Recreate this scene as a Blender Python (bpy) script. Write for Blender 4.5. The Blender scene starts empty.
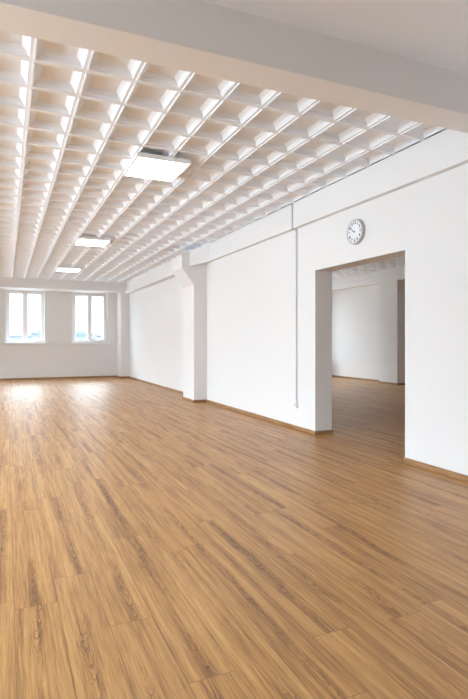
import bpy, bmesh, math, random
from mathutils import Vector, Matrix
random.seed(7)
S = bpy.context.scene
C = S.collection

# ------------------------------------------------------------------ helpers
def new(name, bm, mats, parent=None, smooth=False):
    bmesh.ops.recalc_face_normals(bm, faces=bm.faces)
    me = bpy.data.meshes.new(name)
    bm.to_mesh(me); bm.free()
    if not isinstance(mats, (list, tuple)): mats = [mats]
    for m in mats: me.materials.append(m)
    if smooth:
        for p in me.polygons: p.use_smooth = True
    o = bpy.data.objects.new(name, me); C.objects.link(o)
    if parent: o.parent = parent
    return o

def tag(o, label=None, cat=None, group=None, kind=None):
    if label: o['label'] = label
    if cat: o['category'] = cat
    if group: o['group'] = group
    if kind: o['kind'] = kind
    return o

def empty(name, loc, rz=0):
    o = bpy.data.objects.new(name, None); C.objects.link(o)
    o.empty_display_size = 0.1
    o.location = loc; o.rotation_euler = (0, 0, rz)
    return o

def box(bm, x0, x1, y0, y1, z0, z1, bevel=0, mi=0):
    vs = [bm.verts.new((x, y, z)) for x in (x0, x1) for y in (y0, y1) for z in (z0, z1)]
    fs = [(0,1,3,2), (4,6,7,5), (0,4,5,1), (2,3,7,6), (0,2,6,4), (1,5,7,3)]
    faces = [bm.faces.new([vs[i] for i in f]) for f in fs]
    for f in faces: f.material_index = mi
    if bevel:
        es = list({e for f in faces for e in f.edges})
        bmesh.ops.bevel(bm, geom=es, offset=bevel, segments=2, affect='EDGES', profile=0.6)
    return faces

def cyl(bm, p0, p1, r0, r1=None, n=48, cap=True):
    """cylinder/cone between two points"""
    r1 = r0 if r1 is None else r1
    p0, p1 = Vector(p0), Vector(p1)
    ax = (p1 - p0).normalized()
    a = ax.orthogonal().normalized(); b = ax.cross(a)
    A = [bm.verts.new(p0 + (a*math.cos(t) + b*math.sin(t))*r0) for t in [2*math.pi*i/n for i in range(n)]]
    B = [bm.verts.new(p1 + (a*math.cos(t) + b*math.sin(t))*r1) for t in [2*math.pi*i/n for i in range(n)]]
    for i in range(n):
        j = (i+1) % n
        bm.faces.new((A[i], A[j], B[j], B[i]))
    if cap:
        bm.faces.new(A[::-1]); bm.faces.new(B)

def lathe_x(bm, prof, n=64):
    """profile [(x, r)] revolved about the X axis"""
    rings = []
    for x, r in prof:
        rings.append([bm.verts.new((x, r*math.cos(2*math.pi*i/n), r*math.sin(2*math.pi*i/n))) for i in range(n)])
    for A, B in zip(rings, rings[1:]):
        for i in range(n):
            j = (i+1) % n
            bm.faces.new((A[i], A[j], B[j], B[i]))
    return rings

def prism(bm, poly, x0, x1):
    """polygon given in (y, z), extruded along X"""
    A = [bm.verts.new((x0, y, z)) for y, z in poly]
    B = [bm.verts.new((x1, y, z)) for y, z in poly]
    n = len(poly)
    bm.faces.new(A); bm.faces.new(B[::-1])
    for i in range(n):
        j = (i+1) % n
        bm.faces.new((A[i], B[i], B[j], A[j]))

def prism_xz(bm, poly, y0, y1):
    A = [bm.verts.new((x, y0, z)) for x, z in poly]
    B = [bm.verts.new((x, y1, z)) for x, z in poly]
    n = len(poly)
    bm.faces.new(A); bm.faces.new(B[::-1])
    for i in range(n):
        j = (i+1) % n
        bm.faces.new((A[i], B[i], B[j], A[j]))

def wall(axis, a, b, u0, u1, z0, z1, holes=()):
    """solid wall between planes a and b of the axis, with rectangular holes (u0,u1,z0,z1)"""
    bm = bmesh.new()
    us = sorted({u0, u1, *[h[0] for h in holes], *[h[1] for h in holes]})
    zs = sorted({z0, z1, *[h[2] for h in holes], *[h[3] for h in holes]})
    us = [u for u in us if u0 <= u <= u1]; zs = [z for z in zs if z0 <= z <= z1]
    P = (lambda t, u, z: (t, u, z)) if axis == 'x' else (lambda t, u, z: (u, t, z))
    nu, nz = len(us)-1, len(zs)-1
    def solid(i, j):
        if not (0 <= i < nu and 0 <= j < nz): return False
        cu, cz = (us[i]+us[i+1])/2, (zs[j]+zs[j+1])/2
        return not any(h[0] < cu < h[1] and h[2] < cz < h[3] for h in holes)
    cache = {}
    def V(t, i, j):
        k = (t, i, j)
        if k not in cache: cache[k] = bm.verts.new(P((a, b)[t], us[i], zs[j]))
        return cache[k]
    for i in range(nu):
        for j in range(nz):
            if not solid(i, j): continue
            for t in (0, 1):
                bm.faces.new((V(t,i,j), V(t,i+1,j), V(t,i+1,j+1), V(t,i,j+1)))
            if not solid(i-1, j): bm.faces.new((V(0,i,j), V(0,i,j+1), V(1,i,j+1), V(1,i,j)))
            if not solid(i+1, j): bm.faces.new((V(0,i+1,j), V(0,i+1,j+1), V(1,i+1,j+1), V(1,i+1,j)))
            if not solid(i, j-1): bm.faces.new((V(0,i,j), V(0,i+1,j), V(1,i+1,j), V(1,i,j)))
            if not solid(i, j+1): bm.faces.new((V(0,i,j+1), V(0,i+1,j+1), V(1,i+1,j+1), V(1,i,j+1)))
    return bm

# ------------------------------------------------------------------ materials
def mat(name):
    m = bpy.data.materials.new(name); m.use_nodes = True
    nt = m.node_tree
    return m, nt, nt.nodes, nt.links, nt.nodes['Principled BSDF']

def plain(name, col, rough=0.5, metal=0.0, noise=0.0, bump=0.0, scale=6.0, spec=0.5):
    m, nt, N, L, p = mat(name)
    p.inputs['Roughness'].default_value = rough
    p.inputs['Metallic'].default_value = metal
    p.inputs['Specular IOR Level'].default_value = spec
    tc = N.new('ShaderNodeTexCoord')
    nz = N.new('ShaderNodeTexNoise'); nz.inputs['Scale'].default_value = scale; nz.inputs['Detail'].default_value = 5
    L.new(tc.outputs['Object'], nz.inputs['Vector'])
    mx = N.new('ShaderNodeMix'); mx.data_type = 'RGBA'
    mx.inputs['A'].default_value = (*[c*(1-noise) for c in col], 1)
    mx.inputs['B'].default_value = (*[min(1, c*(1+noise)) for c in col], 1)
    L.new(nz.outputs['Fac'], mx.inputs['Factor'])
    L.new(mx.outputs['Result'], p.inputs['Base Color'])
    if bump:
        n2 = N.new('ShaderNodeTexNoise'); n2.inputs['Scale'].default_value = 90; n2.inputs['Detail'].default_value = 3
        L.new(tc.outputs['Object'], n2.inputs['Vector'])
        b = N.new('ShaderNodeBump'); b.inputs['Strength'].default_value = bump; b.inputs['Distance'].default_value = 0.002
        L.new(n2.outputs['Fac'], b.inputs['Height']); L.new(b.outputs['Normal'], p.inputs['Normal'])
    return m

def emit(name, col, strength):
    m, nt, N, L, p = mat(name)
    p.inputs['Base Color'].default_value = (.9, .9, .9, 1)
    p.inputs['Emission Color'].default_value = (*col, 1)
    p.inputs['Emission Strength'].default_value = strength
    return m

def glass(name):
    m, nt, N, L, p = mat(name)
    N.remove(p)
    out = N['Material Output']
    tr = N.new('ShaderNodeBsdfTransparent'); tr.inputs['Color'].default_value = (.97, .985, .98, 1)
    gl = N.new('ShaderNodeBsdfGlossy'); gl.inputs['Roughness'].default_value = 0.02
    fr = N.new('ShaderNodeFresnel'); fr.inputs['IOR'].default_value = 1.45
    mx = N.new('ShaderNodeMixShader')
    L.new(fr.outputs['Fac'], mx.inputs['Fac']); L.new(tr.outputs['BSDF'], mx.inputs[1]); L.new(gl.outputs['BSDF'], mx.inputs[2])
    L.new(mx.outputs['Shader'], out.inputs['Surface'])
    return m

def math_node(N, L, op, a, b=None, c=None):
    n = N.new('ShaderNodeMath'); n.operation = op
    for i, v in enumerate((a, b, c)):
        if v is None: continue
        if isinstance(v, (int, float)): n.inputs[i].default_value = v
        else: L.new(v, n.inputs[i])
    return n.outputs[0]

def ramp(N, L, fac, stops):
    r = N.new('ShaderNodeValToRGB')
    e = r.color_ramp.elements
    while len(e) < len(stops): e.new(0.5)
    for el, (p, c) in zip(e, stops):
        el.position = p; el.color = (*c, 1)
    L.new(fac, r.inputs['Fac'])
    return r

PLANK_W, PLANK_L = 0.2065, 1.62
def oak_floor(name, rough=0.47, planks=True):
    m, nt, N, L, p = mat(name)
    M = lambda op, a, b=None, c=None: math_node(N, L, op, a, b, c)
    tc = N.new('ShaderNodeTexCoord')
    sp = N.new('ShaderNodeSeparateXYZ'); L.new(tc.outputs['Object'], sp.inputs[0])
    X, Y = sp.outputs['X'], sp.outputs['Y']
    xr = M('DIVIDE', M('SUBTRACT', X, 0.0375), PLANK_W)
    row = M('FLOOR', xr)
    wn = N.new('ShaderNodeTexWhiteNoise'); wn.noise_dimensions = '1D'; L.new(row, wn.inputs['W'])
    yr = M('ADD', M('DIVIDE', Y, PLANK_L), M('MULTIPLY', wn.outputs['Value'], 7.31))
    col = M('FLOOR', yr)
    fx = M('FRACT', xr); fy = M('FRACT', yr)
    cmb = N.new('ShaderNodeCombineXYZ'); L.new(row, cmb.inputs['X']); L.new(col, cmb.inputs['Y'])
    w2 = N.new('ShaderNodeTexWhiteNoise'); w2.noise_dimensions = '2D'; L.new(cmb.outputs[0], w2.inputs['Vector'])
    rnd = w2.outputs['Value']
    sc = N.new('ShaderNodeSeparateColor'); L.new(w2.outputs['Color'], sc.inputs[0])
    # per-plank grain coordinates
    def gv(sx, sy):
        c = N.new('ShaderNodeCombineXYZ')
        L.new(M('ADD', M('MULTIPLY', X, sx), M('MULTIPLY', sc.outputs['Red'], 37.0)), c.inputs['X'])
        L.new(M('ADD', M('MULTIPLY', Y, sy), M('MULTIPLY', sc.outputs['Green'], 53.0)), c.inputs['Y'])
        L.new(M('MULTIPLY', sc.outputs['Blue'], 19.0), c.inputs['Z'])
        return c.outputs[0]
    def noise(vec, scale, detail=4, rough_=0.55, dist=0.0):
        n = N.new('ShaderNodeTexNoise'); n.inputs['Scale'].default_value = scale
        n.inputs['Detail'].default_value = detail; n.inputs['Roughness'].default_value = rough_
        n.inputs['Distortion'].default_value = dist
        L.new(vec, n.inputs['Vector']); return n.outputs['Fac']
    broad = noise(gv(1.0, 0.030), 17.0, 3, 0.55)           # light and dark bands along the plank
    streak = noise(gv(1.0, 0.026), 66.0, 5, 0.7)          # streaks
    fine = noise(gv(1.0, 0.03), 210.0, 3, 0.6)             # pores
    wob = noise(gv(0.2, 0.55), 3.0, 3, 0.6)                # wandering heart line
    # nested arches of the cathedral grain round the heart line
    t = M('ADD', M('SUBTRACT', fx, 0.5), M('ADD', M('MULTIPLY', M('SUBTRACT', sc.outputs['Blue'], 0.5), 0.5), M('MULTIPLY', M('SUBTRACT', wob, 0.5), 0.55)))
    t2 = M('MULTIPLY', t, t)
    jit = noise(gv(1.0, 0.35), 38.0, 3, 0.6)
    ph = M('ADD', M('MULTIPLY', Y, 8.5), M('ADD', M('MULTIPLY', t2, -95.0), M('MULTIPLY', jit, 2.6)))
    ph = M('ADD', ph, M('MULTIPLY', sc.outputs['Red'], 5.0))
    arch = M('POWER', M('FRACT', ph), 2.0)
    heart = M('MAXIMUM', M('SUBTRACT', 1.0, M('MULTIPLY', t2, 30.0)), 0.0)
    patch = noise(gv(0.3, 0.30), 4.0, 2, 0.5)
    heart = M('MULTIPLY', heart, M('MINIMUM', M('MAXIMUM', M('MULTIPLY', M('SUBTRACT', patch, 0.38), 5.0), 0.0), 1.0))
    v = M('ADD', M('MULTIPLY', broad, 0.44), M('MULTIPLY', streak, 0.56))
    v = M('ADD', v, M('MULTIPLY', M('SUBTRACT', fine, 0.5), 0.32))
    v = M('SUBTRACT', v, M('MULTIPLY', M('MULTIPLY', arch, heart), 0.23))
    v = M('SUBTRACT', v, M('MULTIPLY', heart, 0.045))
    v = M('ADD', v, M('MULTIPLY', M('SUBTRACT', rnd, 0.5), 0.025))
    r = ramp(N, L, v, [(0.24, (.130, .052, .014)), (0.395, (.305, .136, .039)), (0.52, (.470, .241, .074)), (0.68, (.628, .358, .132))])
    # seams
    ex = M('MULTIPLY', M('MINIMUM', fx, M('SUBTRACT', 1.0, fx)), PLANK_W)
    ey = M('MULTIPLY', M('MINIMUM', fy, M('SUBTRACT', 1.0, fy)), PLANK_L)
    e = M('MINIMUM', ex, ey)
    seam = M('SUBTRACT', 1.0, M('MINIMUM', M('DIVIDE', e, 0.0027), 1.0))
    mx = N.new('ShaderNodeMix'); mx.data_type = 'RGBA'
    L.new(M('MULTIPLY', seam, 0.8 if planks else 0.0), mx.inputs['Factor'])
    L.new(r.outputs['Color'], mx.inputs['A']); mx.inputs['B'].default_value = (.12, .055, .02, 1)
    L.new(mx.outputs['Result'], p.inputs['Base Color'])
    rr = M('ADD', M('MULTIPLY', M('SUBTRACT', 1.0, v), 0.10), rough - 0.05)
    L.new(rr, p.inputs['Roughness'])
    p.inputs['Specular IOR Level'].default_value = 0.5
    p.inputs['Coat Weight'].default_value = 0.22; p.inputs['Coat Roughness'].default_value = 0.30
    b = N.new('ShaderNodeBump'); b.inputs['Strength'].default_value = 0.12; b.inputs['Distance'].default_value = 0.002
    L.new(M('SUBTRACT', M('MULTIPLY', streak, 0.5), M('MULTIPLY', seam, 1.0)), b.inputs['Height'])
    L.new(b.outputs['Normal'], p.inputs['Normal'])
    return m

def oak_trim(name):
    m, nt, N, L, p = mat(name)
    tc = N.new('ShaderNodeTexCoord')
    mp = N.new('ShaderNodeMapping'); mp.inputs['Scale'].default_value = (1.2, 1.2, 22)
    L.new(tc.outputs['Object'], mp.inputs['Vector'])
    n = N.new('ShaderNodeTexNoise'); n.inputs['Scale'].default_value = 3.0; n.inputs['Detail'].default_value = 5
    L.new(mp.outputs['Vector'], n.inputs['Vector'])
    r = ramp(N, L, n.outputs['Fac'], [(0.3, (.22, .105, .04)), (0.7, (.42, .23, .10))])
    L.new(r.outputs['Color'], p.inputs['Base Color'])
    p.inputs['Roughness'].default_value = 0.4
    return m

M_wall = plain('white_wall_paint', (.765, .755, .748), 0.75, noise=0.012, bump=0.06, scale=1.4, spec=0.25)
M_beam = plain('white_beam_paint', (.82, .815, .81), 0.75, noise=0.012, bump=0.06, scale=1.4, spec=0.25)
M_grey = plain('bounce_dimming_grey', (.45, .46, .48), 0.8, noise=0.02, scale=1.4, spec=0.25)  # grey chosen for the unseen back wall to cut its bounce light
M_ceil = plain('white_ceiling_paint', (.84, .875, .925), 0.7, noise=0.012, scale=2.0, spec=0.25)
M_plastic = plain('white_plastic', (.84, .845, .85), 0.35, noise=0.005)
M_conduit = plain('white_conduit_plastic', (.66, .66, .65), 0.4, noise=0.01)
M_floor = oak_floor('oak_plank_floor')
M_base = oak_trim('oak_baseboard')
M_clock_case = plain('brushed_grey_case', (.50, .50, .49), 0.38, metal=0.25, noise=0.03)
M_dial = plain('clock_dial_paper', (.80, .81, .86), 0.5, noise=0.005)
M_black = plain('black_print', (.025, .025, .03), 0.5, noise=0.05)
M_lamp_case = plain('white_lamp_housing', (.88, .88, .875), 0.35, noise=0.01)
M_lamp = emit('lit_diffuser', (1.0, .985, .96), 5.0)
M_glass = glass('window_glass')
M_haze1 = plain('haze_tinted_concrete', (.09, .10, .11), 0.9, noise=0.08, scale=0.3)  # distance haze is put into the building colour
M_haze2 = plain('haze_tinted_brick', (.075, .085, .095), 0.9, noise=0.08, scale=0.3)  # same painted-in haze, second building tone
M_darkpane = plain('dark_pane', (.07, .08, .10), 0.3, noise=0.05)
M_tree = plain('haze_tinted_foliage', (.07, .08, .085), 0.95, noise=0.25, scale=1.5)  # foliage colour carries the distance haze too
M_bark = plain('bark', (.16, .15, .14), 0.9, noise=0.2, scale=4)
M_ground = plain('outdoor_ground', (.26, .27, .27), 0.95, noise=0.1, scale=0.1)

# ------------------------------------------------------------------ dimensions
H_CEIL = 3.44            # underside of the coffer ribs
WR0, WR1 = 4.05, 4.33    # right wall
LX0 = -4.55              # left wall, inner face
YB, YF = -3.0, 19.5      # back wall, window wall
TOP = 3.95
R2X = 11.3               # far wall of the second room
R2C = 3.62

# floor --------------------------------------------------------------
bm = bmesh.new(); box(bm, LX0-.3, R2X+.3, YB-.3, YF+.35, -0.2, 0)
tag(new('floor', bm, M_floor), 'oak plank laminate floor running through both rooms', 'floor', kind='structure')

# right wall with the wide doorway -------------------------------------
DY0, DY1, DZ = 4.494, 6.314, 2.36
bm = wall('x', WR0, WR1, YB, 12.0, 0, TOP, [(DY0, DY1, -1, DZ)])
tag(new('wall_right', bm, M_wall), 'white plastered wall on the right with a wide open doorway', 'wall', kind='structure')
WF = 4.12
bm = wall('x', WF, WR1+.01, 12.0, YF+.3, 0, TOP)
tag(new('wall_right', bm, M_wall), 'white plastered wall on the right between the column and the window wall', 'wall', kind='structure')

# window wall --------------------------------------------------------
W1 = (-.03, 1.265, 1.24, 3.14)
W2 = (2.185, 3.465, 1.24, 3.14)
WX = (-3.9, -2.62, 1.24, 3.14)
R2W = [(4.55, 6.55, 0.5, 3.2), (6.75, 8.75, 0.5, 3.2), (8.95, 10.9, 0.5, 3.2)]  # unseen windows, added to brighten the second room
YF2 = 17.1
bm = wall('y', YF, YF+.34, LX0-.3, WR1+.1, 0, TOP, [W1, W2, WX])
tag(new('wall_far', bm, M_wall), 'white end wall with the two daylit windows', 'wall', kind='structure')

bm = wall('y', YF2, YF2+.34, WR1+.01, R2X+.3, 0, TOP, R2W)
tag(new('wall_end', bm, M_wall), 'white end wall of the second room with three windows added for daylight', 'wall', kind='structure')
# left wall (outside the picture) with daylight windows
LW = [(y, y+2.4, 0.8, 3.2) for y in (0.6, 3.4, 6.3, 9.8, 13.8)]
bm = wall('x', LX0-.34, LX0, YB-.3, YF+.34, 0, TOP, LW)
tag(new('wall_left', bm, M_wall), 'white left wall of the hall with a row of large windows', 'wall', kind='structure')
R2B = [(5.0, 7.2, 0.95, 3.1), (8.2, 10.4, 0.95, 3.1)]  # unseen openings added for more daylight in the second room
bm = wall('y', YB-.34, YB, LX0-.3, R2X+.3, 0, TOP, R2B)
tag(new('wall_back', bm, M_grey), 'unseen wall at the near end of both rooms, greyed to dim bounce light', 'wall', kind='structure')
bm = wall('x', R2X, R2X+.3, YB-.3, YF2+.34, 0, TOP)
tag(new('wall_side', bm, M_wall), 'far white wall of the room seen through the doorway', 'wall', kind='structure')

# roof slab above everything
bm = bmesh.new(); box(bm, LX0-.34, R2X+.3, YB-.34, YF+.34, TOP, TOP+.2)
tag(new('ceiling', bm, M_ceil), 'plain slab above the coffered ceilings', 'ceiling', kind='structure')

# ------------------------------------------------------------------ coffered ceiling
PX, PY = 0.384, 0.444
BX, BY = 0.194, 4.136
def coffers(x0, x1, y0, y1, z0, slab):
    bm = bmesh.new()
    k0 = math.floor((x0-BX)/PX)-1; k1 = math.ceil((x1-BX)/PX)+1
    j0 = math.floor((y0-BY)/PY)-1; j1 = math.ceil((y1-BY)/PY)+1
    RW, RL = 0.047, 0.055          # rib widths
    def q(a, b, c, d): bm.faces.new((a, b, c, d))
    cx = lambda v: min(max(v, x0), x1)
    cy = lambda v: min(max(v, y0), y1)
    def rect(xa, xb, ya, yb, z):
        xa, xb, ya, yb = cx(xa), cx(xb), cy(ya), cy(yb)
        if xb-xa < 1e-4 or yb-ya < 1e-4: return
        v = [bm.verts.new(p) for p in ((xa, ya, z), (xb, ya, z), (xb, yb, z), (xa, yb, z))]
        bm.faces.new(v)
    for k in range(k0, k1):
        bxl = BX + k*PX                       # bead of this cell's left rib
        xa = bxl + 0.010; xb = bxl + PX - (RW-0.010)
        # rib along Y, to the right of the cell
        rect(xb, xb+RW, y0, y1, z0)
        for j in range(j0, j1):
            yl = BY + j*PY
            ya = yl + RL/2; yb = yl + PY - RL/2
            rect(xa, xb, yl-RL/2, yl+RL/2, z0)          # rib along X
            # bead on the rib
            b0, b1 = cy(yl+.024), cy(yl+PY-.024)
            if b1-b0 > .03 and x0 < bxl-.008 and bxl+.008 < x1:
                box(bm, bxl-.006, bxl+.006, b0, b1, z0-.010, z0+.002)
            X0, X1, Y0, Y1 = cx(xa), min(cx(xb), x1-.034), cy(ya), cy(yb)
            if xb > x1-.034 and Y1 > Y0: rect(max(X1, x0), x1, Y0, Y1, z0)
            if X1-X0 < .12 or Y1-Y0 < .12:
                if X1-X0 > 1e-4 and Y1-Y0 > 1e-4: rect(X0, X1, Y0, Y1, z0)
                continue
            rings = []
            for ix, iy, dz in ((0, 0, 0), (.005, .003, .016), (.011, .010, .018), (.018, .015, .034), (.052, .034, .066)):
                rings.append([bm.verts.new(p) for p in ((X0+ix, Y0+iy, z0+dz), (X1-ix, Y0+iy, z0+dz), (X1-ix, Y1-iy, z0+dz), (X0+ix, Y1-iy, z0+dz))])
            for A, B in zip(rings, rings[1:]):
                for i in range(4):
                    n = (i+1) % 4; q(A[i], A[n], B[n], B[i])
            bm.faces.new(rings[-1])
    return bm
BEAM_Y0, BEAM_Y1, BEAM_Z = 3.07, 3.35, 3.18
FB_Y, FB_Z = 18.6, 3.12
BMX = 3.975
tag(new('ceiling', coffers(LX0, BMX+.01, BEAM_Y1, FB_Y, H_CEIL, .1), M_ceil), 'white coffered ceiling of small square cells over the hall', 'ceiling', kind='structure')
tag(new('ceiling', coffers(WR1, 10.95, 3.0, YF2, R2C, .1), M_ceil), 'white coffered ceiling of the room seen through the doorway', 'ceiling', kind='structure')
bm = bmesh.new(); box(bm, LX0, WR0, YB, BEAM_Y0, 3.50, TOP)
tag(new('ceiling', bm, M_ceil), 'plain flat white ceiling in front of the cross beam', 'ceiling', kind='structure')
bm = bmesh.new(); box(bm, WR1, R2X, YB, 3.0, 3.5, TOP)
tag(new('ceiling', bm, M_ceil), 'plain white ceiling at the near end of the second room', 'ceiling', kind='structure')

# ------------------------------------------------------------------ beams
bm = bmesh.new(); box(bm, LX0, WR0, BEAM_Y0, BEAM_Y1, BEAM_Z, TOP, 0.004)
tag(new('trim_1', bm, M_beam), 'deep white cross beam close overhead in the foreground', 'beam', kind='structure')
bm = bmesh.new(); box(bm, LX0, WR1, FB_Y, YF, FB_Z, TOP, 0.004)
tag(new('trim_2', bm, M_wall), 'white beam above the two windows', 'beam', kind='structure')
bm = bmesh.new(); box(bm, BMX, WR0+.01, BEAM_Y1, 10.75, 3.055, TOP, 0.003)
# the beam splays out where it lands on the column
P = [(BMX+.01, 10.35, 3.058), (3.64, 10.71, 2.975), (WR0, 10.71, 3.03), (BMX+.01, 10.35, H_CEIL+.02), (3.64, 10.71, 3.29), (WR0, 10.71, H_CEIL+.02)]
v = [bm.verts.new(p) for p in P]
for f in ((0,1,2), (3,5,4), (0,3,4,1), (1,4,5,2), (2,5,3,0)): bm.faces.new([v[i] for i in f])
tag(new('trim_3', bm, M_wall), 'white beam along the right wall above the doorway and clock', 'beam', kind='structure')
bm = bmesh.new(); box(bm, 3.93, WF+.01, 12.1, FB_Y, 3.055, TOP, 0.003)
tag(new('trim_4', bm, M_wall), 'white beam along the right wall behind the column', 'beam', kind='structure')
bm = bmesh.new(); box(bm, 10.95, R2X, YB, YF2, 3.22, TOP, 0.003)
tag(new('trim_5', bm, M_wall), 'white beam along the far wall of the second room', 'beam', kind='structure')

# column with a bracket head
bm = bmesh.new()
prism_xz(bm, [(WF+.03, 0), (3.756, 0), (3.756, 2.57), (3.482, 2.94), (3.482, 3.225), (BMX, H_CEIL), (WF+.03, H_CEIL)], 10.70, 11.45)
tag(new('trim_6', bm, M_wall), 'white square column on the right wall with a head flaring into the hall', 'column', kind='structure')
# pier in the far right corner
bm = bmesh.new(); box(bm, 3.80, WF+.02, 18.85, YF+.01, 0, FB_Z+.02, 0.004)
tag(new('trim_7', bm, M_wall), 'white pier in the corner right of the second window', 'column', kind='structure')
# pillar in the second room
bm = bmesh.new(); box(bm, 10.95, R2X+.01, 12.48, 13.30, 0, 3.23, 0.004)
tag(new('trim_8', bm, M_wall), 'white pillar in the room seen through the doorway', 'column', kind='structure')

# ------------------------------------------------------------------ baseboards
BH, BT = 0.062, 0.016
def skirting(name, segs, label):
    bm = bmesh.new()
    for (x0, x1, y0, y1) in segs:
        box(bm, x0, x1, y0, y1, 0, BH, 0.004)
    tag(new(name, bm, M_base), label, 'baseboard', kind='structure')
skirting('baseboard_right', [(WR0-BT, WR0, YB, DY0), (WR0-BT, WR1, DY0, DY0+BT), (WR0-BT, WR0, DY1, 10.7), (WR0-BT, WR1, DY1-BT, DY1),
                            (WF-BT, WF, 11.47, 18.85)], 'oak baseboard along the right wall')
skirting('baseboard_column', [(3.756-BT, WR0, 10.7-BT, 10.7), (3.756-BT, 3.756, 10.7, 11.47)], 'oak baseboard around the column foot')
skirting('baseboard_far', [(LX0, 3.80, YF-BT, YF), (3.80-BT, 3.80, 18.85, YF), (3.80-BT, WF, 18.85-BT, 18.85)], 'oak baseboard under the windows and round the corner pier')
skirting('baseboard_left', [(LX0, LX0+BT, YB, YF)], 'oak baseboard along the left wall')
skirting('baseboard_back', [(LX0, WR0, YB, YB+BT), (WR1, R2X, YB, YB+BT)], 'oak baseboard along the near end wall')
skirting('baseboard_side', [(R2X-BT, R2X, YB, 12.48), (10.95-BT, R2X, 12.48-BT, 12.48), (10.95-BT, 10.95, 12.48, 13.30), (R2X-BT, R2X, 13.30, YF2),
                            (WR1, WR1+BT, YB, DY0), (WR1+.01, WR1+.01+BT, DY1, YF2), (WR1, R2X, YF2-BT, YF2)], 'oak baseboard in the room seen through the doorway')

# ------------------------------------------------------------------ windows
def window(name, loc, rz, w, z0, z1, label, sill=True, fd=0.18):
    """window set in a hole of width w; local x across, local y outwards"""
    r = empty(name, (loc[0], loc[1], 0), rz); tag(r, label, 'window', kind='structure')
    f = 0.074; d0, d1 = fd, fd+.07
    bm = bmesh.new(); zb = z0+.06
    box(bm, 0, f, d0, d1, zb, z1, .004); box(bm, w-f, w, d0, d1, zb, z1, .004)
    box(bm, f, w-f, d0, d1, z1-f, z1, .004); box(bm, f, w-f, d0, d1, zb, zb+.05, .004)
    new('window_frame', bm, M_plastic, r)
    s = 0.082; mid = w/2
    for (a, b) in ((f-.012, mid+.003), (mid-.003, w-f+.012)):
        if a > f: a += .006
        bm = bmesh.new(); e0, e1 = d0-.018, d0+.045; zz0, zz1 = zb+.038, z1-f+.012
        box(bm, a, a+s, e0, e1, zz0, zz1, .006); box(bm, b-s, b, e0, e1, zz0, zz1, .006)
        box(bm, a+s, b-s, e0, e1, zz1-s, zz1, .006); box(bm, a+s, b-s, e0, e1, zz0, zz0+s-.012, .006)
        so = new('sash', bm, M_plastic, r)
        bm = bmesh.new()
        v = [bm.verts.new(p) for p in ((a+s-.01, d0+.015, zz0+s-.03), (b-s+.01, d0+.015, zz0+s-.03), (b-s+.01, d0+.015, zz1-s+.01), (a+s-.01, d0+.015, zz1-s+.01))]
        bm.faces.new(v)
        new('glass_pane', bm, M_glass, so)
    # white reveal lining
    bm = bmesh.new(); t = .012
    box(bm, 0.0005, t, -.004, d0, zb, z1-.001, 0); box(bm, w-t, w-.0005, -.004, d0, zb, z1-.001, 0)
    box(bm, t, w-t, -.004, d0, z1-t, z1-.001)
    new('reveal_lining', bm, M_plastic, r)
    if sill:
        bm = bmesh.new(); box(bm, -.05, w+.09, -.075, -.0005, z0-.005, zb, .008); box(bm, .001, w-.001, -.01, d0+.02, z0+.001, zb)
        new('window_sill', bm, M_plastic, r)
    return r
window('window_1', (W1[0], YF), 0, W1[1]-W1[0], W1[2], W1[3], 'left double casement window in the end wall')
window('window_2', (W2[0], YF), 0, W2[1]-W2[0], W2[2], W2[3], 'right double casement window in the end wall beside the corner pier')
window('window_3', (WX[0], YF), 0, WX[1]-WX[0], WX[2], WX[3], 'double casement window in the end wall left of the picture')
n = 4
for (a, b, z0, z1) in LW:
    window('window_%d' % n, (LX0, a), math.pi/2, b-a, z0, z1, 'large double window in the left wall'); n += 1
for (a, b, z0, z1) in R2W:
    window('window_%d' % n, (a, YF2), 0, b-a, z0, z1, 'unseen window added in the end wall to daylight the second room'); n += 1
for (a, b, z0, z1) in R2B:
    window('window_%d' % n, (b, YB), math.pi, b-a, z0, z1, 'unseen window added in the near wall to daylight the second room'); n += 1

# ------------------------------------------------------------------ ceiling lights
def make_light(loc, label):
    r = empty('ceiling_light', loc); tag(r, label, 'ceiling light', 'square ceiling light panels')
    hx, hy, t = .318, .372, .022
    bm = bmesh.new()
    box(bm, -hx+.01, hx-.01, -hy+.01, hy-.01, -.004, .026, .004)                    # tray
    box(bm, -hx, -hx+t, -hy, hy, -.030, .012, .004); box(bm, hx-t, hx, -hy, hy, -.030, .012, .004)
    box(bm, -hx+t, hx-t, -hy, -hy+t, -.030, .012, .004); box(bm, -hx+t, hx-t, hy-t, hy, -.030, .012, .004)
    new('housing', bm, M_lamp_case, r)
    bm = bmesh.new(); box(bm, -hx+t, hx-t, -hy+t, hy-t, -.026, -.012)
    new('diffuser', bm, M_lamp, r)
    for sx in (-.2, .2):
        bm = bmesh.new(); box(bm, sx-.02, sx+.02, -hy+.02, hy-.02, .024, .034, .003)
        new('mounting_bracket', bm, M_lamp_case, r)
    return r
LZ = H_CEIL - .034
first = make_light((1.632, 6.0, LZ), 'nearest and largest looking of the three lit square ceiling panels')
for y, lab in ((11.0, 'middle one of the three lit square ceiling panels'), (15.5, 'farthest lit square ceiling panel, closest to the windows')):
    c = first.copy(); C.objects.link(c); c.location = (1.632, y, LZ); c['label'] = lab
    for ch in first.children:
        d = ch.copy(); C.objects.link(d); d.parent = c

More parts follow.
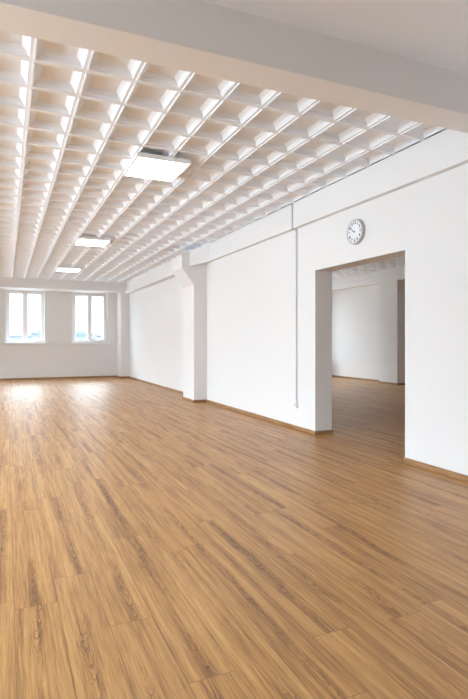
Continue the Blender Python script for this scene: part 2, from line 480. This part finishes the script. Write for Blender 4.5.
# ------------------------------------------------------------------ wall clock
ck = empty('wall_clock', (WR0, 5.345, 2.722)); tag(ck, 'round white wall clock with grey rim above the doorway', 'clock')
R = .159; D = .052
bm = bmesh.new()
rings = lathe_x(bm, [(0, R*.97), (-.006, R), (-D+.012, R), (-D+.003, R-.003), (-D, R-.009), (-D+.002, R-.016), (-D+.010, R-.018)], 72)
bm.faces.new(rings[0])
new('clock_case', bm, M_clock_case, ck, True)
bm = bmesh.new(); cyl(bm, (-D+.012, 0, 0), (-D+.0085, 0, 0), R-.017, n=72)
dial = new('dial', bm, M_dial, ck)
# numerals: local text plane turned to face -X; reading direction is -Y (right, seen from the room)
face = Matrix(((0, 0, -1, 0), (-1, 0, 0, 0), (0, 1, 0, 0), (0, 0, 0, 1)))
for i in range(1, 13):
    cu = bpy.data.curves.new('numeral', 'FONT'); cu.body = str(i); cu.size = .052; cu.align_x = 'CENTER'; cu.align_y = 'CENTER'
    cu.extrude = .0006; cu.offset = .0016
    to = bpy.data.objects.new('numeral', cu); C.objects.link(to)
    bpy.context.view_layer.update()
    me = bpy.data.meshes.new_from_object(to.evaluated_get(bpy.context.evaluated_depsgraph_get()))
    a = math.pi/2 - i*math.pi/6; rr = R*.70
    me.transform(Matrix.Translation((-D+.008, -rr*math.cos(a), rr*math.sin(a))) @ face)
    bm = bmesh.new(); bm.from_mesh(me); new('numeral', bm, M_black, dial)
    bpy.data.objects.remove(to); bpy.data.curves.remove(cu); bpy.data.meshes.remove(me)
bm = bmesh.new()
for i in range(60):
    a = i*math.pi/30; c_, s_ = math.cos(a), math.sin(a)
    r0, r1, hw = R-.026, R-.020, (.0016 if i % 5 == 0 else .0007)
    v = [bm.verts.new((-D+.0083, y, z)) for y, z in ((c_*r0-s_*hw, s_*r0+c_*hw), (c_*r1-s_*hw, s_*r1+c_*hw), (c_*r1+s_*hw, s_*r1-c_*hw), (c_*r0+s_*hw, s_*r0-c_*hw))]
    bm.faces.new(v)
new('minute_track', bm, M_black, dial)
def hand(name, deg, ln, w, x, tail):
    bm = bmesh.new(); a = math.radians(90-deg)
    u = Vector((0, -math.cos(a), math.sin(a))); n_ = Vector((1, 0, 0)).cross(u)
    pts = [u*(-tail)+n_*w, u*(-tail)-n_*w, u*ln-n_*w*.5, u*ln+n_*w*.5]
    A = [bm.verts.new(p+Vector((x, 0, 0))) for p in pts]; B = [bm.verts.new(p+Vector((x-.0012, 0, 0))) for p in pts]
    bm.faces.new(A); bm.faces.new(B[::-1])
    for i in range(4):
        j = (i+1) % 4; bm.faces.new((A[i], B[i], B[j], A[j]))
    new(name, bm, M_black, ck)
hand('hour_hand', 296, .062, .0055, -D+.006, .016)
hand('minute_hand', 306, .098, .0032, -D+.004, .020)
bm = bmesh.new(); cyl(bm, (-D+.009, 0, 0), (-D+.001, 0, 0), .008, n=24)
new('hand_hub', bm, M_black, ck)

# ------------------------------------------------------------------ conduit and outlet
CY = 6.823
cd = empty('cable_conduit', (WR0, CY, .44)); tag(cd, 'thin white cable conduit running down the wall left of the doorway', 'cable conduit')
bm = bmesh.new(); box(bm, -.026, 0, -.014, .014, 0, 3.053-.44, .003)
new('wall_run', bm, M_conduit, cd)
bm = bmesh.new(); bx0 = BMX-WR0
box(bm, bx0-.026, bx0, -.014, .014, 3.053-.44-.018, H_CEIL-.44, .003); box(bm, bx0-.020, 0, -.014, .014, 3.053-.44-.018, 3.053-.44+.001, .003)
new('beam_run', bm, M_conduit, cd)
so = empty('wall_outlet', (WR0, CY, .335)); tag(so, 'small white surface outlet box at the foot of the cable conduit', 'outlet')
bm = bmesh.new(); box(bm, -.040, 0, -.042, .042, 0, .105, .006)
new('outlet_box', bm, M_plastic, so)
bm = bmesh.new(); box(bm, -.047, -.039, -.036, .036, .008, .097, .004)
fp = new('faceplate', bm, M_plastic, so)
bm = bmesh.new(); cyl(bm, (-.046, 0, .052), (-.052, 0, .052), .026, .024, n=32)
new('socket_insert', bm, M_conduit, fp)
bm = bmesh.new()
for yy in (-.0095, .0095): cyl(bm, (-.0515, yy, .052), (-.0525, yy, .052), .003, n=16)
new('pin_hole', bm, M_black, fp)

# ------------------------------------------------------------------ the view outside the windows
GZ = -9.0
bm = bmesh.new(); box(bm, -400, 400, YF+8, 600, GZ-.5, GZ)
tag(new('ground', bm, M_ground), 'pale ground far below the windows', 'ground', kind='structure')
def building(x, y, w, d, top, m, label, step=0):
    b = empty('distant_building', (x, y, GZ)); tag(b, label, 'building')
    h = top-GZ
    bm = bmesh.new(); box(bm, -w/2, w/2, -d/2, d/2, 0, h); new('walls', bm, m, b)
    bm = bmesh.new(); box(bm, -w/2-.25, w/2+.25, -d/2-.25, d/2+.25, h, h+.35)
    if step: box(bm, -w*.2, w*.12, -d*.2, d*.2, h+.35, h+.35+step)
    new('roof', bm, m, b)
    k = max(2, int(w/3.2)); pw = w/k
    for fl in (1.2, 4.2, 7.2):
        if fl+1.6 > h: break
        for i in range(k):
            bm = bmesh.new(); cx_ = -w/2+(i+.5)*pw; box(bm, cx_-.7, cx_+.7, -d/2-.04, -d/2+.02, h-fl-1.5, h-fl); new('window', bm, M_darkpane, b)
building(3.0, 130, 9, 8, 2.4, M_haze1, 'hazy low building outside, behind the left sash of the left window')
building(8.3, 140, 5, 8, 3.1, M_haze2, 'hazy narrow building outside, behind the right sash of the left window', .5)
building(17.4, 135, 7, 8, 2.9, M_haze2, 'hazy building outside, behind the left sash of the right window', .6)
building(23.5, 150, 11, 8, 2.1, M_haze1, 'hazy low wide building outside, behind the right sash of the right window')
def tree(x, y, top, r, label):
    t = empty('distant_tree', (x, y, GZ)); tag(t, label, 'tree')
    bm = bmesh.new(); cyl(bm, (0, 0, 0), (0, 0, top-GZ-r), .35, .18, 12); new('trunk', bm, M_bark, t)
    bm = bmesh.new()
    for i in range(26):
        a, zz, q = random.uniform(0, 6.28), random.uniform(-1, 1), random.uniform(.3, 1)
        rr = math.sqrt(max(0, 1-zz*zz))*r*.62*q
        bmesh.ops.create_icosphere(bm, subdivisions=2, radius=r*random.uniform(.3, .46),
            matrix=Matrix.Translation((math.cos(a)*rr, math.sin(a)*rr, top-GZ-r+zz*r*.6)))
    for v in bm.verts: v.co += Vector([random.uniform(-.07, .07)*r for _ in range(3)])
    new('crown', bm, M_tree, t)
tree(18.6, 118, 3.5, 1.6, 'hazy round tree outside, behind the right sash of the right window')
tree(5.9, 120, 2.3, 1.5, 'hazy round tree outside, behind the right sash of the left window')

# ------------------------------------------------------------------ light
SKY_H, SKY_A, SKY_B, GND_B, SKY_X0, SKY_X1 = 1.35, 13.0, 7.5, 8.6, .58, .96
w = bpy.data.worlds.new('overcast_sky'); S.world = w; w.use_nodes = True
N, L = w.node_tree.nodes, w.node_tree.links
bg = N['Background']
tc = N.new('ShaderNodeTexCoord'); sp = N.new('ShaderNodeSeparateXYZ'); L.new(tc.outputs['Generated'], sp.inputs[0])
M = lambda op, a, b=None, c=None: math_node(N, L, op, a, b, c)
def smooth(v, lo, hi):
    n = N.new('ShaderNodeMapRange'); n.interpolation_type = 'SMOOTHSTEP'
    n.inputs['From Min'].default_value = lo; n.inputs['From Max'].default_value = hi
    L.new(v, n.inputs['Value']); return n.outputs['Result']
# bright overcast: dim at the horizon, brighter overhead, brightest where the sun is veiled on the left
A_ = smooth(sp.outputs['Z'], .10, .45)
B_ = smooth(M('MULTIPLY', sp.outputs['X'], -1.0), SKY_X0, SKY_X1)
up = smooth(sp.outputs['Z'], -.02, .0)
sky = M('ADD', SKY_H, M('ADD', M('MULTIPLY', A_, SKY_A), M('MULTIPLY', B_, SKY_B)))
gnd = M('ADD', .25, M('MULTIPLY', B_, GND_B))
tot = M('ADD', M('MULTIPLY', sky, up), M('MULTIPLY', gnd, M('SUBTRACT', 1.0, up)))
bg.inputs['Color'].default_value = (.745, .88, 1.0, 1)
L.new(tot, bg.inputs['Strength'])

def portal(loc, rot, sx, sy):
    l = bpy.data.lights.new('window_portal', 'AREA'); l.shape = 'RECTANGLE'; l.size = sx; l.size_y = sy
    l.cycles.is_portal = True
    o = bpy.data.objects.new('window_portal', l); C.objects.link(o); o.location = loc; o.rotation_euler = rot
for (a, b, z0, z1) in LW: portal((LX0-.36, (a+b)/2, (z0+z1)/2), (0, -math.pi/2, 0), z1-z0, b-a)
for (a, b, z0, z1) in [W1, W2, WX]: portal(((a+b)/2, YF+.36, (z0+z1)/2), (-math.pi/2, 0, 0), b-a, z1-z0)
for (a, b, z0, z1) in R2W: portal(((a+b)/2, YF2+.36, (z0+z1)/2), (-math.pi/2, 0, 0), b-a, z1-z0)
for (a, b, z0, z1) in R2B: portal(((a+b)/2, YB-.36, (z0+z1)/2), (math.pi/2, 0, 0), b-a, z1-z0)

# ------------------------------------------------------------------ camera
cam = bpy.data.cameras.new('camera'); co = bpy.data.objects.new('camera', cam); C.objects.link(co)
cam.sensor_fit = 'HORIZONTAL'; cam.sensor_width = 36; cam.lens = 36*518/468
cam.shift_y = -8.5/468
cam.clip_start = .05; cam.clip_end = 1000
co.location = (0, 0, 1.35)
co.rotation_euler = (math.pi/2, 0, -math.atan(228/518))
S.camera = co

S.view_settings.view_transform = 'Standard'
S.view_settings.look = 'None'
S.view_settings.gamma = 1
S.view_settings.use_curve_mapping = False
S.view_settings.exposure = 0.90
S.cycles.max_bounces = 16; S.cycles.diffuse_bounces = 10
